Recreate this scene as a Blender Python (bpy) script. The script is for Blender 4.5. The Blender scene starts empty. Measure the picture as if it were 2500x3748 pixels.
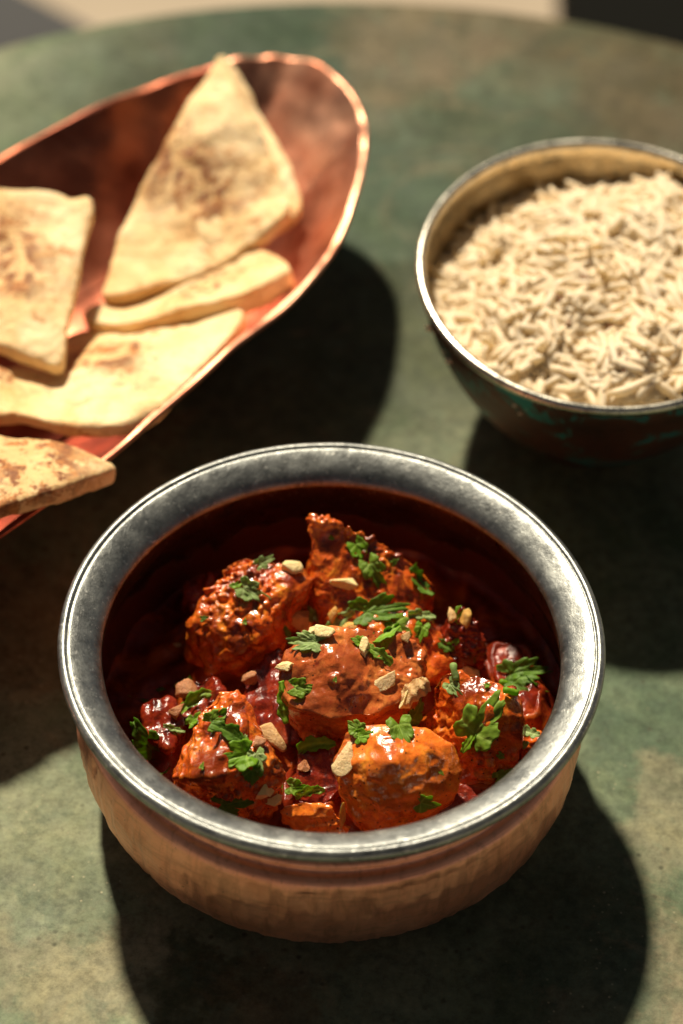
import bpy, bmesh, math, random
import numpy as np
from mathutils import Vector, Matrix, Quaternion
from mathutils.bvhtree import BVHTree
R = math.radians
random.seed(7); rng = np.random.RandomState(7)
S = bpy.context.scene
COL = S.collection

# ------------------------------------------------------------------ camera
CAM = Vector((0.00143, -0.50899, 0.65689)); PITCH, ROLL, FPX = 0.820023, 0.0332, 10411.0
_c, _s = math.cos(PITCH), math.sin(PITCH)
FWD = Vector((0, _c, -_s)); _r = Vector((1, 0, 0)); _u = Vector((0, _s, _c))
RIGHT = math.cos(ROLL) * _r + math.sin(ROLL) * _u
UP = -math.sin(ROLL) * _r + math.cos(ROLL) * _u
cd = bpy.data.cameras.new('camera'); cam = bpy.data.objects.new('camera', cd); COL.objects.link(cam)
M = Matrix((RIGHT, UP, -FWD)).transposed().to_4x4(); M.translation = CAM; cam.matrix_world = M
cd.sensor_fit = 'VERTICAL'; cd.sensor_height = 36; cd.lens = 100.0
cd.clip_start = 0.02; cd.clip_end = 60
cd.dof.use_dof = True; cd.dof.focus_distance = 0.784; cd.dof.aperture_fstop = 6.2
S.camera = cam
PXS = 2500 / 1568.0
def ray(px, py):
    x, y = px * PXS, py * PXS
    return (FWD + RIGHT * ((x - 1250) / FPX) - UP * ((y - 1874) / FPX)).normalized()
def at(px, py, z):                       # the point of the horizontal level z seen at (px, py) of the photograph
    d = ray(px, py); return CAM + d * ((z - CAM.z) / d.z)

# ------------------------------------------------------------------ sky and sun
SUN_TO = Vector((0.0175, -0.0510, -0.062)).normalized()     # the way the light travels
sun_el = math.asin(-SUN_TO.z); az = math.atan2(-SUN_TO.x, -SUN_TO.y)
W = bpy.data.worlds.new('World'); S.world = W; W.use_nodes = True
wn = W.node_tree; bg = wn.nodes['Background']
sky = wn.nodes.new('ShaderNodeTexSky'); sky.sky_type = 'NISHITA'; sky.sun_disc = False
sky.sun_elevation = sun_el; sky.sun_rotation = az; sky.air_density = 0.15; sky.dust_density = 0.45; sky.ozone_density = 0.3
hs = wn.nodes.new('ShaderNodeHueSaturation'); hs.inputs['Saturation'].default_value = .12; wn.links.new(sky.outputs[0], hs.inputs['Color']); wn.links.new(hs.outputs[0], bg.inputs[0]); bg.inputs[1].default_value = 0.05
sl = bpy.data.lights.new('sun', 'SUN'); sl.energy = 5.0; sl.angle = R(3.6); sl.color = (1, .88, .67)
so = bpy.data.objects.new('sun', sl); COL.objects.link(so)
so.rotation_euler = SUN_TO.to_track_quat('-Z', 'Y').to_euler(); so.location = (-.4, .8, 1.6)
S.view_settings.view_transform = 'Standard'; S.view_settings.look = 'None'
S.view_settings.exposure = 0.5; S.view_settings.gamma = 1.0
S.render.engine = 'CYCLES'
S.cycles.max_bounces = 8; S.cycles.use_denoising = True

# ------------------------------------------------------------------ helpers
def _hash(ix, iy, iz, seed):
    h = (ix * 374761393 + iy * 668265263 + iz * 2147483647 + seed * 974711) & 0xffffffff
    h = ((h ^ (h >> 13)) * 1274126177) & 0xffffffff
    h = ((h ^ (h >> 16)) * 2246822519) & 0xffffffff
    return ((h ^ (h >> 15)) & 0xffffff) / float(0xffffff)
def vnoise(P, seed=0):                   # smooth value noise, -1..1
    P = np.asarray(P, float) + 1000.0
    i = np.floor(P).astype(np.int64); f = P - i; f = f * f * f * (f * (f * 6 - 15) + 10)
    out = 0
    for dx in (0, 1):
        for dy in (0, 1):
            for dz in (0, 1):
                w = (f[:, 0] if dx else 1 - f[:, 0]) * (f[:, 1] if dy else 1 - f[:, 1]) * (f[:, 2] if dz else 1 - f[:, 2])
                out = out + w * _hash(i[:, 0] + dx, i[:, 1] + dy, i[:, 2] + dz, seed)
    return out * 2 - 1
def fbm(P, octv=3, seed=0):
    P = np.asarray(P, float); a, o, t = 1.0, 0, 0
    for k in range(octv):
        o = o + a * vnoise(P * 2 ** k, seed + k); t += a; a *= .5
    return o / t

def link(o, parent=None):
    COL.objects.link(o)
    if parent: o.parent = parent
    return o
def empty(name, loc=(0, 0, 0)):
    o = bpy.data.objects.new(name, None); o.location = loc; o.empty_display_size = .01
    return link(o)
def tag(o, label=None, cat=None, group=None, kind=None):
    if label: o['label'] = label
    if cat: o['category'] = cat
    if group: o['group'] = group
    if kind: o['kind'] = kind
    return o
def mk(name, v, f, mat, parent=None, smooth=True, loc=None):
    """one mesh object; v in world coordinates, loc the object's own origin (or the parent's)"""
    v = np.asarray(v, float)
    org = Vector(loc) if loc is not None else (parent.location.copy() if parent else Vector((0, 0, 0)))
    me = bpy.data.meshes.new(name); me.from_pydata((v - np.array(org)).tolist(), [], [list(map(int, q)) for q in f])
    if smooth: me.polygons.foreach_set('use_smooth', [True] * len(me.polygons))
    if mat: me.materials.append(mat)
    me.update()
    o = bpy.data.objects.new(name, me)
    if parent is None: o.location = org
    return link(o, parent)
def lathe_vf(prof, seg=160, cx=0, cy=0, sx=1, sy=1, disp=None, close=False):
    t = np.linspace(0, 2 * np.pi, seg, endpoint=False)
    V, F = [], []
    n = len(prof)
    for r, z in prof:
        V.append(np.c_[cx + sx * r * np.cos(t), cy + sy * r * np.sin(t), np.full(seg, z)])
    V = np.concatenate(V)
    for i in range(n if close else n - 1):
        a = i * seg; b = ((i + 1) % n) * seg
        for k in range(seg):
            k2 = (k + 1) % seg
            F.append((a + k, a + k2, b + k2, b + k))
    return V, F
def spline(pts, sub=6, closed=False):
    P = [np.array(p, float) for p in pts]; out = []; n = len(P)
    for i in range(n if closed else n - 1):
        if closed: p0, p1, p2, p3 = P[i - 1], P[i], P[(i + 1) % n], P[(i + 2) % n]
        else: p0, p1, p2, p3 = P[max(i - 1, 0)], P[i], P[i + 1], P[min(i + 2, n - 1)]
        for k in range(sub):
            t = k / sub
            out.append(.5 * ((2 * p1) + (-p0 + p2) * t + (2 * p0 - 5 * p1 + 4 * p2 - p3) * t * t + (-p0 + 3 * p1 - 3 * p2 + p3) * t ** 3))
    if not closed: out.append(P[-1])
    return np.array(out)
def evaluated(v, f, mods):
    """push a raw mesh through modifiers and read it back as arrays"""
    me = bpy.data.meshes.new('tmp'); me.from_pydata([tuple(p) for p in v], [], [list(map(int, q)) for q in f]); me.update()
    o = bpy.data.objects.new('tmp', me); COL.objects.link(o)
    for typ, kw in mods:
        m = o.modifiers.new(typ, typ)
        for k, val in kw.items(): setattr(m, k, val)
    dg = bpy.context.evaluated_depsgraph_get(); dg.update()
    ev = o.evaluated_get(dg); m2 = ev.to_mesh()
    V = np.empty(len(m2.vertices) * 3); m2.vertices.foreach_get('co', V)
    Nn = np.empty(len(m2.vertices) * 3); m2.vertices.foreach_get('normal', Nn)
    F = [tuple(p.vertices) for p in m2.polygons]
    ev.to_mesh_clear(); bpy.data.objects.remove(o); bpy.data.meshes.remove(me)
    return V.reshape(-1, 3), F, Nn.reshape(-1, 3)
def hull(points):
    bm = bmesh.new()
    for p in points: bm.verts.new(p)
    r = bmesh.ops.convex_hull(bm, input=bm.verts)
    bmesh.ops.delete(bm, geom=[g for g in r['geom_interior'] if isinstance(g, bmesh.types.BMVert)], context='VERTS')
    bm.verts.index_update()
    V = [tuple(v.co) for v in bm.verts]; F = [[v.index for v in q.verts] for q in bm.faces]
    bm.free(); return V, F

# ------------------------------------------------------------------ node helpers
class NT:
    def __init__(s, name):
        s.m = bpy.data.materials.new(name); s.m.use_nodes = True; s.t = s.m.node_tree
        s.b = s.t.nodes['Principled BSDF']; s.co = s.t.nodes.new('ShaderNodeTexCoord').outputs['Object']
    def n(s, typ, **kw):
        o = s.t.nodes.new(typ)
        for k, v in kw.items():
            if k in o.inputs: s.put(o.inputs[k], v)
            else: setattr(o, k, v)
        return o
    def put(s, sock, v):
        if hasattr(v, 'links') or hasattr(v, 'is_linked'): s.t.links.new(v, sock)
        else: sock.default_value = v
    def noise(s, scale, detail=4, rough=.55, dist=0, vec=None):
        o = s.n('ShaderNodeTexNoise'); s.put(o.inputs['Vector'], vec if vec is not None else s.co)
        o.inputs['Scale'].default_value = scale; o.inputs['Detail'].default_value = detail
        o.inputs['Roughness'].default_value = rough; o.inputs['Distortion'].default_value = dist
        return o.outputs['Fac']
    def voro(s, scale, feature='F1', vec=None, rnd=1):
        o = s.n('ShaderNodeTexVoronoi', feature=feature); s.put(o.inputs['Vector'], vec if vec is not None else s.co)
        o.inputs['Scale'].default_value = scale; o.inputs['Randomness'].default_value = rnd
        return o.outputs['Distance']
    def mapv(s, scale=(1, 1, 1), rot=(0, 0, 0), vec=None):
        o = s.n('ShaderNodeMapping'); s.put(o.inputs['Vector'], vec if vec is not None else s.co)
        o.inputs['Scale'].default_value = scale; o.inputs['Rotation'].default_value = rot
        return o.outputs[0]
    def ramp(s, fac, stops, interp='LINEAR'):
        o = s.n('ShaderNodeValToRGB'); s.put(o.inputs[0], fac); cr = o.color_ramp; cr.interpolation = interp
        while len(cr.elements) > 1: cr.elements.remove(cr.elements[-1])
        for i, (p, c) in enumerate(stops):
            e = cr.elements[0] if i == 0 else cr.elements.new(p)
            e.position = p
            if not hasattr(c, '__len__'): c = (c, c, c)
            e.color = (*c[:3], 1)
        return o.outputs[0]
    def mix(s, fac, a, b, mode='MIX'):
        o = s.n('ShaderNodeMix', data_type='RGBA', blend_type=mode)
        s.put(o.inputs[0], fac)
        for k, v in ((6, a), (7, b)):
            if hasattr(v, '__len__'): v = (*v[:3], 1)
            s.put(o.inputs[k], v)
        return o.outputs[2]
    def math(s, op, a, b=0, clamp=False):
        o = s.n('ShaderNodeMath', operation=op, use_clamp=clamp); s.put(o.inputs[0], a); s.put(o.inputs[1], b)
        return o.outputs[0]
    def bump(s, h, strength=.5, dist=.001, prev=None):
        o = s.n('ShaderNodeBump'); s.put(o.inputs['Height'], h); o.inputs['Strength'].default_value = strength
        o.inputs['Distance'].default_value = dist
        if prev is not None: s.put(o.inputs['Normal'], prev)
        return o.outputs[0]
    def set(s, **kw):
        for k, v in kw.items():
            k = k.replace('_', ' ')
            if hasattr(v, '__len__') and not hasattr(v, 'is_linked') and len(v) == 3 and s.b.inputs[k].type == 'RGBA': v = (*v, 1)
            s.put(s.b.inputs[k], v)
        return s.m

def mat_table():
    t = NT('patinated_metal')
    big = t.noise(8, 5, .6, .8); mid = t.noise(30, 7, .68, .4, t.mapv((1, 1, 1), (0, 0, .6))); fine = t.noise(300, 5, .72)
    base = t.ramp(big, [(.28, (.050, .080, .046)), (.42, (.108, .145, .092)), (.56, (.165, .190, .125)), (.74, (.225, .218, .145))])
    wv = t.noise(24, 5, .65); wv2 = t.noise(24, 5, .65, 0, t.mapv((1, 1, 1), (.5, .2, 1.9)))
    sep = t.n('ShaderNodeSeparateXYZ', Vector=t.co)
    X = t.math('ADD', sep.outputs[0], t.math('MULTIPLY', t.math('SUBTRACT', wv, .5), .085))
    Y = t.math('ADD', sep.outputs[1], t.math('MULTIPLY', t.math('SUBTRACT', wv2, .5), .085))
    for px, py, rx, ry, col, st in STAINS_SHADE:
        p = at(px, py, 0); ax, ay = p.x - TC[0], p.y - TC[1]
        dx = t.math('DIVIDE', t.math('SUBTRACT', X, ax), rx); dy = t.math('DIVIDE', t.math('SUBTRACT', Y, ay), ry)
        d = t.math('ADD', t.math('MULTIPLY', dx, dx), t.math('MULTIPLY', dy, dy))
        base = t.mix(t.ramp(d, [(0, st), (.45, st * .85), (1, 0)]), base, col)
    m2 = t.ramp(mid, [(.30, (.26, .33, .25)), (.5, (.50, .50, .48)), (.70, (.72, .68, .58))])
    c = t.mix(.8, base, m2, 'OVERLAY')
    c = t.mix(t.ramp(t.noise(58, 6, .72, .5), [(.54, 0), (.66, .55)]), c, (.085, .115, .075))
    c = t.mix(t.ramp(t.noise(17, 7, .74, 1.2, t.mapv((1, 1, 1), (0, 0, 2.1))), [(.55, 0), (.70, .6)]), c, (.23, .17, .10))
    c = t.mix(.55, c, t.ramp(fine, [(.35, .22), (.5, .5), (.65, .74)]), 'OVERLAY')
    lines = t.math('MAXIMUM', t.ramp(t.noise(70, 3, .6, .1, t.mapv((1, .02, 1), (0, 0, 1.1))), [(.685, 0), (.70, .6)]), t.ramp(t.noise(60, 3, .6, .1, t.mapv((1, .025, 1), (0, 0, -.5))), [(.69, 0), (.70, .6)]))
    c = t.mix(t.math('MULTIPLY', lines, t.ramp(t.noise(14, 2), [(.5, 0), (.6, .8)])), c, (.05, .05, .035))
    sp = t.voro(330); wm = t.noise(40, 3)
    c = t.mix(t.math('MULTIPLY', t.ramp(sp, [(.05, .7), (.16, 0)]), t.ramp(wm, [(.50, 0), (.60, 1)])), c, (.38, .34, .22))
    pit = t.voro(210, vec=t.mapv((1, 1, 1), (0, 0, 1)))
    c = t.mix(t.math('MULTIPLY', t.ramp(pit, [(.08, .8), (.22, 0)]), t.ramp(wm, [(.40, 1), (.52, 0)])), c, (.05, .05, .03))
    scr = t.noise(60, 3, .6, 0, t.mapv((1, .04, 1), (0, 0, .8)))
    rough = t.ramp(t.noise(45, 5, .7), [(.3, .50), (.7, .75)])
    b = t.bump(t.noise(420, 4, .7), .30, .0005); b = t.bump(mid, .3, .0015, b); b = t.bump(scr, .1, .0004, b)
    return t.set(Base_Color=c, Roughness=rough, Normal=b, Metallic=0.0, Specular_IOR_Level=.12)
def mat_copper(name, dull=.5, metal=.88, brushed=True, tint=((.70, .31, .17), (.86, .43, .26)), rough=(.34, .50), hammer=70):
    t = NT(name)
    c = t.ramp(t.noise(55, 5, .6, .3), [(.3, tint[0]), (.7, tint[1])])
    c = t.mix(t.ramp(t.noise(24, 5, .7, .6, t.mapv((1, 1, 2), (0, 0, .7))), [(.50, 0), (.72, dull)]), c, (.22, .10, .055))
    sp = t.noise(420, 3, .7); c = t.mix(t.ramp(sp, [(.66, 0), (.74, .6)]), c, (.10, .045, .03))
    if not hammer:
        vs = t.noise(230, 4, .7, .3, t.mapv((1, 1, .22))); c = t.mix(t.ramp(vs, [(.50, 0), (.66, .5)]), c, (.42, .16, .09))
        hl = t.noise(500, 4, .7, .1, t.mapv((.10, .10, 1.6))); c = t.mix(t.ramp(hl, [(.52, 0), (.66, .35)]), c, (.45, .19, .12))
    rg = t.ramp(t.noise(60, 5, .7), [(.3, rough[0]), (.7, rough[1])])
    b = None
    if brushed:
        st = t.noise(110, 4, .75, 0, t.mapv((.12, .12, 14))); b = t.bump(st, .30, .0005)
        rg = t.math('ADD', rg, t.ramp(st, [(.3, -.0), (.7, .1)]))
    if hammer:
        v = t.n('ShaderNodeTexVoronoi', feature='SMOOTH_F1'); t.put(v.inputs['Vector'], t.mapv((1, 1, .35))); v.inputs['Scale'].default_value = hammer
        b = t.bump(v.outputs['Distance'], .5, .0016, b)
    b = t.bump(t.noise(300, 4, .7), .10, .0003, b)
    return t.set(Base_Color=c, Metallic=metal, Roughness=rg, Normal=b)
def mat_steel(name, c0=(.20, .205, .205), c1=(.40, .40, .385), rough=(.24, .46), sc=1.0):
    t = NT(name)
    c = t.ramp(t.noise(60, 6, .7, .5), [(.3, c0), (.7, c1)])
    c = t.mix(t.ramp(t.noise(170, 5, .7, .3), [(.50, 0), (.70, .75)]), c, (.09, .095, .095))
    c = t.mix(t.ramp(t.noise(520, 3, .7), [(.60, 0), (.70, .5)]), c, (.85, .84, .78))
    rg = t.ramp(t.noise(120, 5, .75), [(.32, rough[0]), (.68, rough[1])])
    s1 = t.noise(900, 2, .5, .2, t.mapv((1, .03, 1), (0, 0, .5))); s2 = t.noise(900, 2, .5, .2, t.mapv((1, .03, 1), (0, 0, -.9)))
    scr = t.math('ADD', t.ramp(s1, [(.66, 0), (.72, 1)]), t.ramp(s2, [(.67, 0), (.73, 1)]))
    b = t.bump(scr, .10 * sc, .0002); b = t.bump(t.noise(380, 4, .75), .35 * sc, .0004, b); b = t.bump(t.noise(70, 3), .22 * sc, .0015, b)
    return t.set(Base_Color=c, Metallic=1.0, Roughness=rg, Normal=b)
def mat_chicken(name, light=(.62, .155, .012), mid=(.42, .060, .008), dark=(.11, .012, .006), wet=1, fine=1.0, seared=.5, patch=.85):
    t = NT(name)
    n1 = t.noise(95, 6, .65, .6); n2 = t.noise(330, 5, .7, .4)
    c = t.ramp(n1, [(.32, dark), (.43, mid), (.52, mid), (.68, light)])
    c = t.mix(t.ramp(n2, [(.50, 0), (.66, .45)]), c, light)
    c = t.mix(t.ramp(t.noise(480, 5, .75), [(.50, 0), (.64, .55)]), c, mid)
    pat = t.noise(48, 5, .62, 1.4, t.mapv((1, 1, 1), (.4, 1.1, 2.2)))
    c = t.mix(t.ramp(pat, [(.50, 0), (.57, patch)]), c, tuple(x * .5 + y * .12 for x, y in zip(dark, mid)))
    c = t.mix(t.ramp(t.noise(900, 4, .7), [(.56, 0), (.66, .45)]), c, dark)
    c = t.mix(t.ramp(t.noise(60, 6, .75, 1.2, t.mapv((1, 1, 1), (1, 2, .3))), [(.56, 0), (.63, seared)]), c, (.045, .009, .005))
    sp = t.voro(620); c = t.mix(t.math('MULTIPLY', t.ramp(sp, [(.13, .9), (.22, 0)]), t.ramp(t.noise(130, 2), [(.48, 0), (.56, 1)])), c, (.02, .008, .005))
    wetm = t.noise(75, 4, .65, .5)
    rg = t.math('ADD', t.ramp(wetm, [(.44, .10), (.64, .30)]), t.ramp(t.noise(500, 4, .7), [(.35, 0), (.65, .14)]))
    fib = t.noise(420, 4, .7, .2, t.mapv((1, .22, 1), (.3, .2, .9)))
    b = t.bump(t.noise(420, 4, .62, .3), .55 * fine, .0009); b = t.bump(fib, .22, .0005, b); b = t.bump(t.noise(1300, 2, .5), .12, .0002, b)
    return t.set(Base_Color=c, Roughness=rg, Normal=b, Subsurface_Weight=.07, Subsurface_Radius=(.0016, .0005, .0002), Subsurface_Scale=1.0,
                 Coat_Weight=t.ramp(wetm, [(.44, .8 * wet), (.64, .15)]), Coat_Roughness=.10, Specular_IOR_Level=.45)
def mat_sauce():
    t = NT('tomato_sauce')
    c = t.ramp(t.noise(60, 5, .65, .8), [(.3, (.10, .009, .004)), (.50, (.20, .022, .006)), (.68, (.46, .095, .010))])
    c = t.mix(t.ramp(t.voro(420), [(.08, .9), (.16, 0)]), c, (.03, .008, .006))
    b = t.bump(t.noise(150, 5, .7, .5), .45, .0015); b = t.bump(t.noise(700, 4, .7), .35, .0005, b)
    return t.set(Base_Color=c, Roughness=t.ramp(t.noise(160, 4), [(.35, .12), (.7, .26)]), Normal=b, Specular_IOR_Level=.28,
                 Subsurface_Weight=.1, Subsurface_Radius=(.002, .0005, .0002), Subsurface_Scale=1.0)
def mat_leaf(name, top, vein, back=None):
    t = NT(name)
    uv = t.n('ShaderNodeTexCoord').outputs['Object']
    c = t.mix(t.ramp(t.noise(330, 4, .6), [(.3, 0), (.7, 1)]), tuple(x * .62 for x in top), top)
    at_ = t.n('ShaderNodeAttribute', attribute_name='vein')
    c = t.mix(at_.outputs['Fac'], c, vein)
    b = t.bump(at_.outputs['Fac'], .5, -.0004); b = t.bump(t.noise(900, 4, .7), .35, .0003, b)
    t.set(Base_Color=c, Roughness=.5, Normal=b, Specular_IOR_Level=.35)
    tr = t.n('ShaderNodeBsdfTranslucent'); t.put(tr.inputs[0], t.mix(.45, c, (.40, .72, .03)))
    mx = t.n('ShaderNodeMixShader'); mx.inputs[0].default_value = .5
    t.t.links.new(t.b.outputs[0], mx.inputs[1]); t.t.links.new(tr.outputs[0], mx.inputs[2])
    t.t.links.new(mx.outputs[0], t.t.nodes['Material Output'].inputs[0])
    return t.m
def mat_nut(name, a, b_, skin, amt=.3):
    t = NT(name)
    c = t.ramp(t.noise(240, 5, .6, .4), [(.3, b_), (.65, a)])
    c = t.mix(t.ramp(t.noise(130, 5, .7, .8), [(.52, 0), (.66, amt)]), c, skin)
    b = t.bump(t.noise(520, 5, .75), .9, .0009)
    return t.set(Base_Color=c, Roughness=t.ramp(t.noise(300), [(.3, .28), (.7, .55)]), Normal=b, Subsurface_Weight=.2, Subsurface_Radius=(.002, .001, .0004), Subsurface_Scale=1.0)
def mat_bread(name, toast=.5, seed=0, size=.03):
    t = NT(name)
    v = t.mapv((1, 1, 1), (seed, seed * 2, seed * 3))
    c = t.ramp(t.noise(34, 5, .6, .4, v), [(.3, (.70, .38, .14)), (.46, (.86, .59, .29)), (.68, (.94, .75, .47))])
    ln = t.n('ShaderNodeVectorMath', operation='LENGTH'); t.put(ln.inputs[0], t.co)
    rad = t.math('ADD', t.math('DIVIDE', ln.outputs['Value'], size), t.math('MULTIPLY', t.math('SUBTRACT', t.noise(40, 4, .6, 0, v), .5), 2.2))
    reg = t.ramp(rad, [(.35 * toast, 1), (1.05 * toast, 0)])
    spots = t.ramp(t.noise(125, 6, .75, .15, v), [(.47, 0), (.52, 1)])
    c = t.mix(t.math('MULTIPLY', reg, .28 * min(1, toast + .2)), c, (.56, .29, .09))
    c = t.mix(t.math('MULTIPLY', reg, spots), c, t.mix(t.ramp(t.noise(210, 4, .7, .5, v), [(.45, 0), (.58, 1)]), (.46, .18, .048), (.22, .075, .026)))
    c = t.mix(t.ramp(t.noise(70, 5, .7, .15, v), [(.60, 0), (.66, .8)]), c, (.50, .21, .06))
    c = t.mix(t.ramp(t.noise(170, 4, .7, .3, v), [(.58, 0), (.70, .45)]), c, (.60, .36, .13))
    b = t.bump(t.noise(70, 6, .7, .4, v), .8, .003); b = t.bump(t.noise(420, 5, .7), .45, .0007, b)
    return t.set(Base_Color=c, Roughness=.6, Normal=b, Subsurface_Weight=.2, Subsurface_Radius=(.003, .0018, .0008), Subsurface_Scale=1.0, Specular_IOR_Level=.3)
def mat_plain(name, c, rough=.6, nz=None, **kw):
    t = NT(name)
    cc = t.mix(t.ramp(t.noise(nz or 200, 4, .6), [(.3, 0), (.7, 1)]), tuple(x * .75 for x in c), c)
    return t.set(Base_Color=cc, Roughness=rough, Normal=t.bump(t.noise((nz or 200) * 2, 4, .7), .2, .0005), **kw)

# ------------------------------------------------------------------ setting: floor, table, what stands behind it
TC = (.0128, .0625); TR = .309
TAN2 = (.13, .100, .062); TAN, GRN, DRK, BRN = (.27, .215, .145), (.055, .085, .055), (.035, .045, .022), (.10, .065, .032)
STAINS_SHADE = [(1250,240,.20,.17,(.042,.040,.023),.92),(800,440,.11,.17,(.042,.052,.028),.88),(1540,1900,.05,.07,(.07,.10,.06),.6),(1400,2300,.05,.05,(.09,.085,.05),.5),(740,180,.06,.12,(.035,.058,.036),.9),(980,130,.036,.045,TAN2,.8),(1200,120,.040,.045,TAN2,.7),(1090,240,.045,.03,TAN2,.5),(1210,220,.03,.03,GRN,.7),(1390,150,.022,.06,DRK,.8),  # the table's own stains; the broad dark ones paint soft shade at the back
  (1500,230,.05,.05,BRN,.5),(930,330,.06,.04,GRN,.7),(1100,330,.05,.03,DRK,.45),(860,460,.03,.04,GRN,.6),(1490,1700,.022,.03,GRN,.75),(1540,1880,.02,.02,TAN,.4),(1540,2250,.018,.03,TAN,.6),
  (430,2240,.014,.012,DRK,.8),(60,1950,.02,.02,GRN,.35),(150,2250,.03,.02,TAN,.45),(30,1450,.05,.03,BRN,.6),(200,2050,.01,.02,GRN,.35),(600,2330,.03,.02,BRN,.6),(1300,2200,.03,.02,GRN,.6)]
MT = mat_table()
def mat_floor():
    t = NT('pale_stone')
    c = t.ramp(t.noise(3, 5, .6), [(.3, (.31, .245, .175)), (.7, (.41, .335, .25))])
    return t.set(Base_Color=c, Roughness=.8, Normal=t.bump(t.noise(60, 5), .3, .004))
n = 24; fl = []
gx = np.linspace(-20, 20, n + 1); V = [(x, y, -.745 + .0) for y in gx for x in gx]
F = [(j * (n + 1) + i, j * (n + 1) + i + 1, (j + 1) * (n + 1) + i + 1, (j + 1) * (n + 1) + i) for j in range(n) for i in range(n)]
tag(mk('floor', V, F, mat_floor(), smooth=False), kind='structure', label='pale sandy stone floor seen past the far table edge')

tb = tag(empty('round_table', (TC[0], TC[1], -.745)), 'round table with mottled green patinated metal top', 'table')
prof = spline([(TR - .030, -.020), (TR - .006, -.0195), (TR, -.016), (TR + .0005, -.006), (TR - .001, -.0015), (TR - .006, 0.0)], 4).tolist()
prof = [(0.0005, -.020)] + prof + [(.29, 0.0), (.2, 0.0), (.1, 0.0), (.0005, 0.0)]
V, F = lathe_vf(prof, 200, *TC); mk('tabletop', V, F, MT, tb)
MI = mat_plain('dark_iron', (.05, .05, .045), .5, Metallic=.8)
V, F = lathe_vf([(.026, -.7), (.03, -.66), (.022, -.6), (.022, -.08), (.05, -.03), (.09, -.021)], 40, *TC); mk('pedestal', V, F, MI, tb)
V, F = lathe_vf([(.0005, -.745), (.20, -.745), (.21, -.735), (.18, -.722), (.05, -.705), (.026, -.69), (.0005, -.69)], 60, *TC); mk('base', V, F, MI, tb)

def rbox(cx, cy, cz, sx, sy, sz, rz=0, r=.01):
    bm = bmesh.new(); bmesh.ops.create_cube(bm, size=1)
    for v in bm.verts: v.co = Vector((v.co.x * sx, v.co.y * sy, v.co.z * sz))
    bmesh.ops.bevel(bm, geom=bm.edges[:], offset=r, segments=4, profile=.5, affect='EDGES')
    bm.transform(Matrix.Translation((cx, cy, cz)) @ Matrix.Rotation(rz, 4, 'Z')); bm.verts.index_update()
    V = [tuple(v.co) for v in bm.verts]; F = [[v.index for v in q.verts] for q in bm.faces]; bm.free(); return V, F
def stool(name, p, z, w, d, rz, mat, label):
    e = tag(empty(name, (p.x, p.y, -.745)), label, 'stool')
    V, F = rbox(p.x, p.y, z - .03, w, d, .06, rz, .012); mk('seat', V, F, mat, e)
    for sx in (-1, 1):
        for sy in (-1, 1):
            q = Vector((sx * (w / 2 - .03), sy * (d / 2 - .03), 0)); q.rotate(Matrix.Rotation(rz, 3, 'Z'))
            hh = z - .06 + .745
            V, F = rbox(p.x + q.x, p.y + q.y, -.745 + hh / 2, .03, .03, hh, rz, .003); mk('leg', V, F, MI, e)

q = at(190, 30, -.28); stool('padded_stool', q + Vector((-.6, -.8, 0)) * .17, -.28, .36, .34, R(-37), mat_plain('grey_cloth', (.05, .05, .054), .9), 'grey cloth padded stool behind the table at the top left corner')
q = at(1303, 60, -.28); stool('padded_stool', q + Vector((.19, .0, 0)), -.28, .38, .40, R(0), mat_plain('black_leather', (.006, .006, .005), .9, Specular_IOR_Level=.05), 'black padded stool behind the table at the top right corner')

# ------------------------------------------------------------------ the copper pot
MC = mat_copper('hammered_copper', .4, .80, True, ((.92, .37, .22), (1.0, .49, .32)), (.28, .40), 0); MR = mat_steel('worn_tinned_metal', (.21, .22, .22), (.35, .36, .345), (.34, .52), 1.2); MLn = mat_steel('dark_lining', (.16, .095, .055), (.28, .18, .11), (.26, .4), .5)
def splash(m):                                   # sauce film dried on the lower wall, with a ragged upper edge
    t = NT('tmp'); bpy.data.materials.remove(t.m); nt = m.node_tree
    t.m = m; t.t = nt; t.b = nt.nodes['Principled BSDF']; t.co = nt.nodes.new('ShaderNodeTexCoord').outputs['Object']
    src = t.b.inputs['Base Color'].links[0].from_socket
    sep = t.n('ShaderNodeSeparateXYZ', Vector=t.co)
    f = t.math('ADD', t.math('MULTIPLY', t.math('SUBTRACT', .037, sep.outputs[2]), 180), t.math('MULTIPLY', t.math('SUBTRACT', t.noise(70, 5, .7, .3, t.mapv((1, 1, .4))), .5), 5))
    k = t.ramp(f, [(.3, 0), (.6, .9)])
    t.put(t.b.inputs['Base Color'], t.mix(k, src, (.09, .012, .006)))
    inv = t.math('SUBTRACT', 1.0, t.n('ShaderNodeRGBToBW', Color=k).outputs[0]); t.put(t.b.inputs['Metallic'], inv)
splash(MLn)
pot = tag(empty('serving_pot', (0, 0, 0)), 'round hammered copper pot with wide tinned rim, full of red curry', 'pot')
po = spline([(.002, .0), (.049, .0), (.0545, .0004), (.0615, .0045), (.0677, .0120), (.0709, .0220), (.0718, .0300), (.0716, .0365), (.0706, .0410), (.0690, .0430), (.0673, .0438), (.0667, .0447), (.0674, .0456), (.0679, .0465), (.0675, .0474), (.0662, .0490), (.0657, .0520), (.0660, .0560), (.0690, .0573)], 8)
seg = 720
V, F = lathe_vf(po.tolist(), seg)
th = np.arctan2(V[:, 1], V[:, 0]); rr = np.hypot(V[:, 0], V[:, 1]); z = V[:, 2]
wband = np.clip((.0415 - z) / .003, 0, 1) * np.clip(z / .004, 0, 1)
NC = 118; A_ = (th / (2 * np.pi) + .5) * NC; B_ = z / .0105 + .25 * np.sin(th * 3)
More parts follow.
